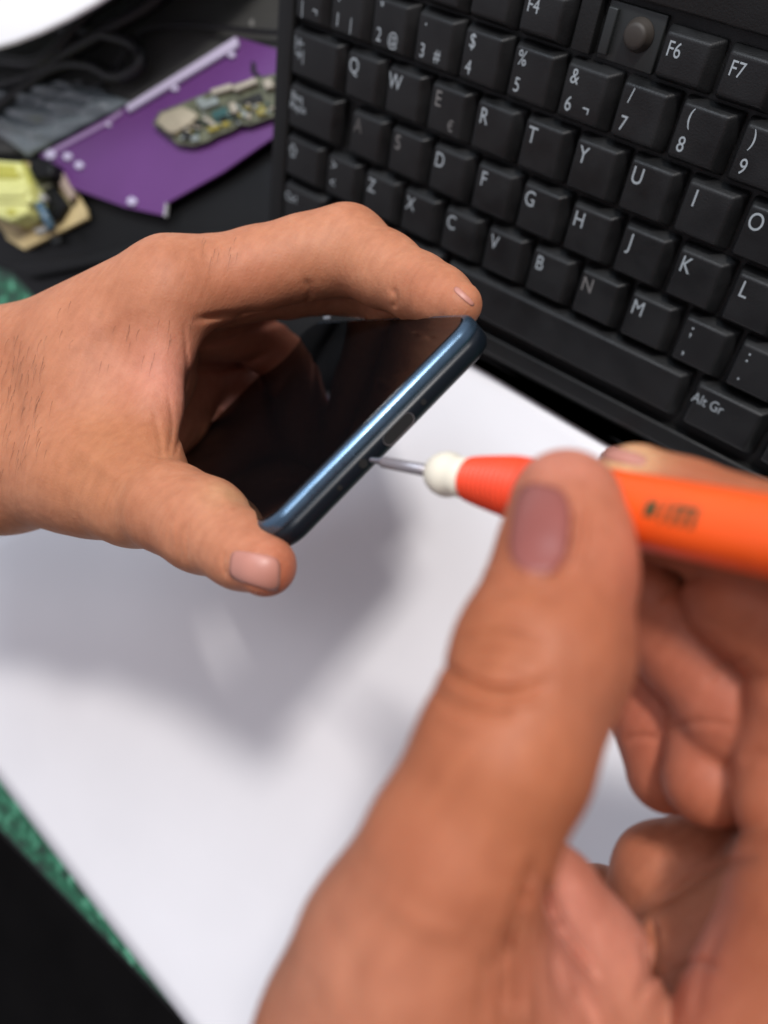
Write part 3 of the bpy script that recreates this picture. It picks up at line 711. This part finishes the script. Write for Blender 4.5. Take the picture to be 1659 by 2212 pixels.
LH.crease([(120, 900), (190, 985), (290, 1040)], -.6, 22, 260).crease([(60, 800), (190, 720), (320, 640)], -.5, 26, 262)
LH.crease([(487, 1188), (484, 1215), (490, 1248)], .45, 5, 205)
LH.crease([(20, 760), (40, 900), (30, 1050)], .3, 12, 270)
lh = skin_obj('hand', LH, 1.1, (-250, -96, 172), (40, 26, 372), "left hand gripping the phone between thumb and forefinger, wrist entering from the left", BASE,
    [(380, 860, 236, 16, PINK), (260, 1000, 225, 20, TAN), (600, 1240, 190, 7, (.52, .15, .085)), (480, 1100, 203, 5, HILITE), (820, 640, 206, 10, RED), (560, 640, 225, 12, RED), (1000, 650, 190, 6, PINK), (0, 1000, 262, 25, TAN), (500, 780, 295, 30, (.40, .13, .08)), (380, 1180, 212, 9, (.40, .15, .07)), (690, 500, 222, 14, (.50, .25, .14))], at(0, 915, 285))
nail(LH, [(606, 1205), (603, 1282), (494, 1248), (500, 1186)], 150, NAIL_L, lh, pw=5)
nail(LH, [(1026, 655), (1020, 664), (978, 628), (986, 616)], 150, NAIL_L, lh, lift=.12, bulge=.15)

# ---------------- right hand (holds the screwdriver)
RH = Hand()
RH.group(3, 5).chain((1222, 1087, 136, 8.7), (1217, 1225, 130, 9.7), (1160, 1415, 123, 11.4)) \
    .chain((1160, 1415, 123, 11.2), (1080, 1635, 119, 11.3), (985, 1850, 120, 12.6), (900, 2060, 124, 16)) \
    .chain((1232, 1180, 136, 8.8), (1225, 1420, 129, 8.6), (1130, 1640, 125, 10))
RH.group(6, 10).chain((900, 2060, 124, 16), (860, 2280, 128, 20), (900, 2500, 135, 24), (1000, 2800, 160, 26)) \
    .chain((1020, 2020, 132, 14), (1140, 2320, 140, 20), (1250, 2550, 150, 24), (1250, 2880, 175, 26))
RH.group(2.5, 4).chain((1170, 1955, 142, 10.6), (1240, 2090, 143, 12.2), (1290, 2240, 146, 13), (1330, 2500, 150, 18))
RH.group(3, 8).chain((1480, 2190, 172, 19), (1620, 2050, 172, 18), (1850, 1950, 175, 20)).chain((1480, 2400, 175, 22), (1800, 2400, 175, 26), (2100, 2100, 178, 22)).chain((1400, 2700, 188, 24), (1350, 2850, 188, 24))
RH.group(7, 8).chain((1424, 1878, 176, 9.6), (1560, 1900, 173, 11.5), (1760, 1950, 170, 16)).chain((1400, 1960, 182, 9), (1500, 2010, 178, 13))
RH.group(3.0, 5).chain((1500, 2112, 160, 12), (1720, 1962, 157, 13), (1900, 1900, 155, 15)).chain((1500, 2112, 160, 12), (1480, 2300, 162, 16))
RH.group(1.6, 4).chain((1290, 1965, 190, 9.6), (1420, 2020, 190, 14))
RH.group(2, 8).chain((1830, 1980, 132, 18), (1790, 2330, 132, 22), (1700, 2700, 160, 24))
# forefinger on the far side of the handle
RH.group(3, 4).chain((1372, 1058, 155, 8.4), (1480, 1110, 149, 8.8), (1600, 1160, 143, 9.2), (1850, 1230, 134, 9.8), (2150, 1500, 150, 12), (2100, 2100, 178, 18))
# middle, ring and little finger curled under the handle
RH.group(1.6, 4).chain((1372, 1262, 160, 8.4), (1480, 1390, 156, 9.0), (1600, 1540, 151, 9.6), (1820, 1640, 145, 10.5), (2100, 1620, 150, 11))
RH.group(1.2, 4).chain((1800, 1560, 160, 9.5), (1560, 1500, 170, 9.2), (1400, 1475, 170, 8.8)).chain((1400, 1475, 170, 8.8), (1430, 1560, 168, 8.5), (1446, 1664, 166, 8.3))
RH.group(1.2, 4).chain((1600, 1450, 161, 9.0), (1560, 1580, 156, 8.8), (1534, 1682, 153, 8.4))
RH.group(1.0, 4).chain((2050, 1560, 138, 10.5), (1850, 1480, 136, 10.4), (1604, 1290, 144, 9.8))
RH.group(1.0, 4).chain((2080, 1760, 134, 10), (1900, 1600, 134, 9.4), (1748, 1510, 139, 9.0)).chain((1748, 1510, 139, 9.0), (1716, 1630, 141, 8.8), (1702, 1735, 139, 8.6))
RH.group(3, 8).chain((2150, 1500, 152, 12), (2180, 1800, 150, 14), (1830, 1980, 140, 18)).chain((2180, 1800, 150, 14), (1900, 2200, 165, 22))
# joint wrinkles of the thumb
for pts, d, wd_ in (([(955, 1435), (1000, 1466), (1060, 1488), (1120, 1490), (1190, 1466)], .75, 9), ([(935, 1492), (985, 1524), (1060, 1544), (1120, 1540)], .45, 10),
                    ([(985, 1395), (1040, 1372), (1110, 1376), (1180, 1402)], .34, 9), ([(1000, 1422), (1060, 1406), (1130, 1420), (1170, 1440)], .30, 8), ([(1050, 1290), (1120, 1272), (1200, 1290)], .30, 12),
                    ([(1000, 1446), (1080, 1446), (1150, 1444)], .24, 7), ([(960, 1462), (1040, 1508), (1120, 1516), (1170, 1500)], -.32, 9), ([(1000, 1340), (1080, 1325), (1160, 1345)], .18, 9),
                    ([(920, 1560), (990, 1590), (1080, 1600)], .18, 12), ([(1040, 1238), (1100, 1232), (1160, 1244)], -.3, 12)):
    RH.crease(pts, d * 1.55, wd_, 135)
RH.crease([(1243, 1085), (1238, 1150), (1224, 1205), (1185, 1256)], .9, 7, 140).crease([(1185, 1248), (1140, 1262), (1100, 1240)], .4, 8, 140)
RH.crease([(1262, 1090), (1256, 1160), (1238, 1225)], -.6, 9, 140)
# folds between thumb and palm
for pts, d, wd_ in (([(1158, 1850), (1130, 1930), (1095, 2030), (1085, 2130), (1092, 2212)], 1.3, 9), ([(1170, 1880), (1185, 1970), (1225, 2040), (1290, 2120)], 1.1, 10),
                    ([(1140, 1960), (1128, 2060), (1120, 2212)], .7, 8), ([(1190, 2040), (1205, 2120), (1250, 2212)], .5, 10), ([(1060, 2060), (1045, 2130), (1040, 2212)], .4, 9),
                    ([(1230, 2130), (1268, 2190), (1290, 2260)], .8, 12), ([(1385, 2030), (1398, 2090), (1380, 2160)], .7, 9), ([(1160, 2010), (1158, 2100), (1170, 2212)], .4, 7)):
    RH.crease(pts, d * 1.5, wd_, 168)
for pts, d, wd_ in (([(1420, 1300), (1470, 1262), (1520, 1240)], .5, 8), ([(1520, 1480), (1560, 1440), (1620, 1420)], .4, 9), ([(1432, 1580), (1500, 1560), (1590, 1566)], .4, 8),
                    ([(1345, 1600), (1385, 1590), (1428, 1596)], .5, 8), ([(1600, 1640), (1659, 1622)], .4, 9), ([(1500, 1330), (1570, 1350), (1640, 1320)], .3, 10),
                    ([(1420, 1960), (1520, 1890), (1640, 1850)], .8, 12), ([(1410, 1985), (1418, 2060), (1402, 2140)], 1.2, 9), ([(1560, 1990), (1520, 2100), (1500, 2200)], .4, 14), ([(1440, 2110), (1500, 2080), (1560, 2090)], .5, 9)):
    RH.crease(pts, d, wd_, 190)
RH.crease([(700, 1960), (760, 2080), (760, 2212)], .25, 22, 130).crease([(650, 2080), (690, 2150), (690, 2212)], .2, 18, 130).crease([(800, 1900), (900, 1990), (1010, 2020)], -.4, 30, 130)
rh = skin_obj('hand', RH, .95, (-40, -32, 96), (136, 206, 216), "right hand pinching the orange screwdriver handle between thumb and forefinger", (.365, .122, .058),
    [(1222, 1020, 136, 8, PINK), (1320, 1230, 128, 10, (.48, .17, .105)), (1090, 1400, 115, 9, (.36, .12, .05)), (1090, 1640, 110, 16, (.37, .125, .055)), (1260, 1500, 120, 10, (.46, .18, .105)), (1180, 2000, 130, 14, PINK), (1370, 2050, 140, 14, PINK), (1560, 1990, 160, 16, (.50, .21, .12)), (700, 2100, 120, 18, (.40, .17, .10)), (1440, 1500, 165, 20, (.40, .12, .07)), (1560, 1500, 150, 16, (.40, .13, .075)), (1350, 1000, 150, 6, HILITE), (1250, 2212, 140, 12, (.50, .25, .14))], at(1100, 2400, 145))
nail(RH, [(1118, 1036), (1238, 1060), (1220, 1250), (1092, 1226)], 90, NAIL, rh, pw=3.2, n=18)
nail(RH, [(1300, 960), (1400, 985), (1392, 1010), (1298, 992)], 110, NAIL_L, rh)

# fine dark hairs on the back of the left hand and forefinger
def hairs(hand, parent, spots, n):
    V = []; Fc = []
    for (u0, v0, u1, v1, du, dv, cnt) in spots:
        uu = rng.uniform(u0, u1, cnt); vv = rng.uniform(v0, v1, cnt)
        for u, v in zip(uu, vv):
            L_ = rng.uniform(.5, 1.1); st = np.linspace(0, 1, 5); bend = rng.normal() * 8
            cu = u + du * L_ * st + bend * st * (1 - st); cv = v + dv * L_ * st
            P_ = hand.hit(cu, cv, 150); 
            if np.any(P_[:, 2] > 400) or np.ptp(P_[:, 2]) > 12: continue
            g_ = hand.grad(P_); P_ = P_ + g_ * (0.05 + .5 * np.sin(st * 2.6))[:, None]
            T = P_[-1] - P_[0]; S_ = np.cross(T, g_[0]); S_ /= np.linalg.norm(S_) + 1e-9; wd_ = .036 * (1 - st * .8)
            k = len(V)
            for i in range(5):
                for t_ in range(3):
                    th = 2.094 * t_; V.append(w(P_[i] + wd_[i] * (math.cos(th) * S_ + math.sin(th) * g_[i])))
            for i in range(4):
                for t_ in range(3): a, b = k + i * 3 + t_, k + i * 3 + (t_ + 1) % 3; Fc.append([a, b, b + 3, a + 3])
    return mesh('hair', V, Fc, HAIR, parent, smooth=True)
hairs(LH, lh, [(0, 720, 120, 1020, -8, 52, 62), (120, 650, 420, 800, -6, 34, 22), (430, 505, 520, 560, -8, 38, 9)], 0)

# white plate last: it only needs its rim point
pl = thing('white_plate', (ux, uy, .052), 'bright white round plate edge at the upper left corner', 'plate')
def platepro():
    V = []; Fc = []; seg = 96
    prof_ = [(.0, .048), (rad * .7, .048), (rad - .004, .056), (rad, .060), (rad - .002, .062), (rad * .72, .056), (.0, .055)]
    for r, z in prof_:
        for j in range(seg): th = 2 * math.pi * j / seg; V.append((ux + max(r, 1e-4) * math.cos(th), uy + max(r, 1e-4) * math.sin(th), z))
    for i in range(len(prof_) - 1):
        for j in range(seg): j2 = (j + 1) % seg; Fc.append([i * seg + j, i * seg + j2, (i + 1) * seg + j2, (i + 1) * seg + j])
    return V, Fc
V, Fc = platepro(); mesh('dish', V, Fc, WH, pl, smooth=True)
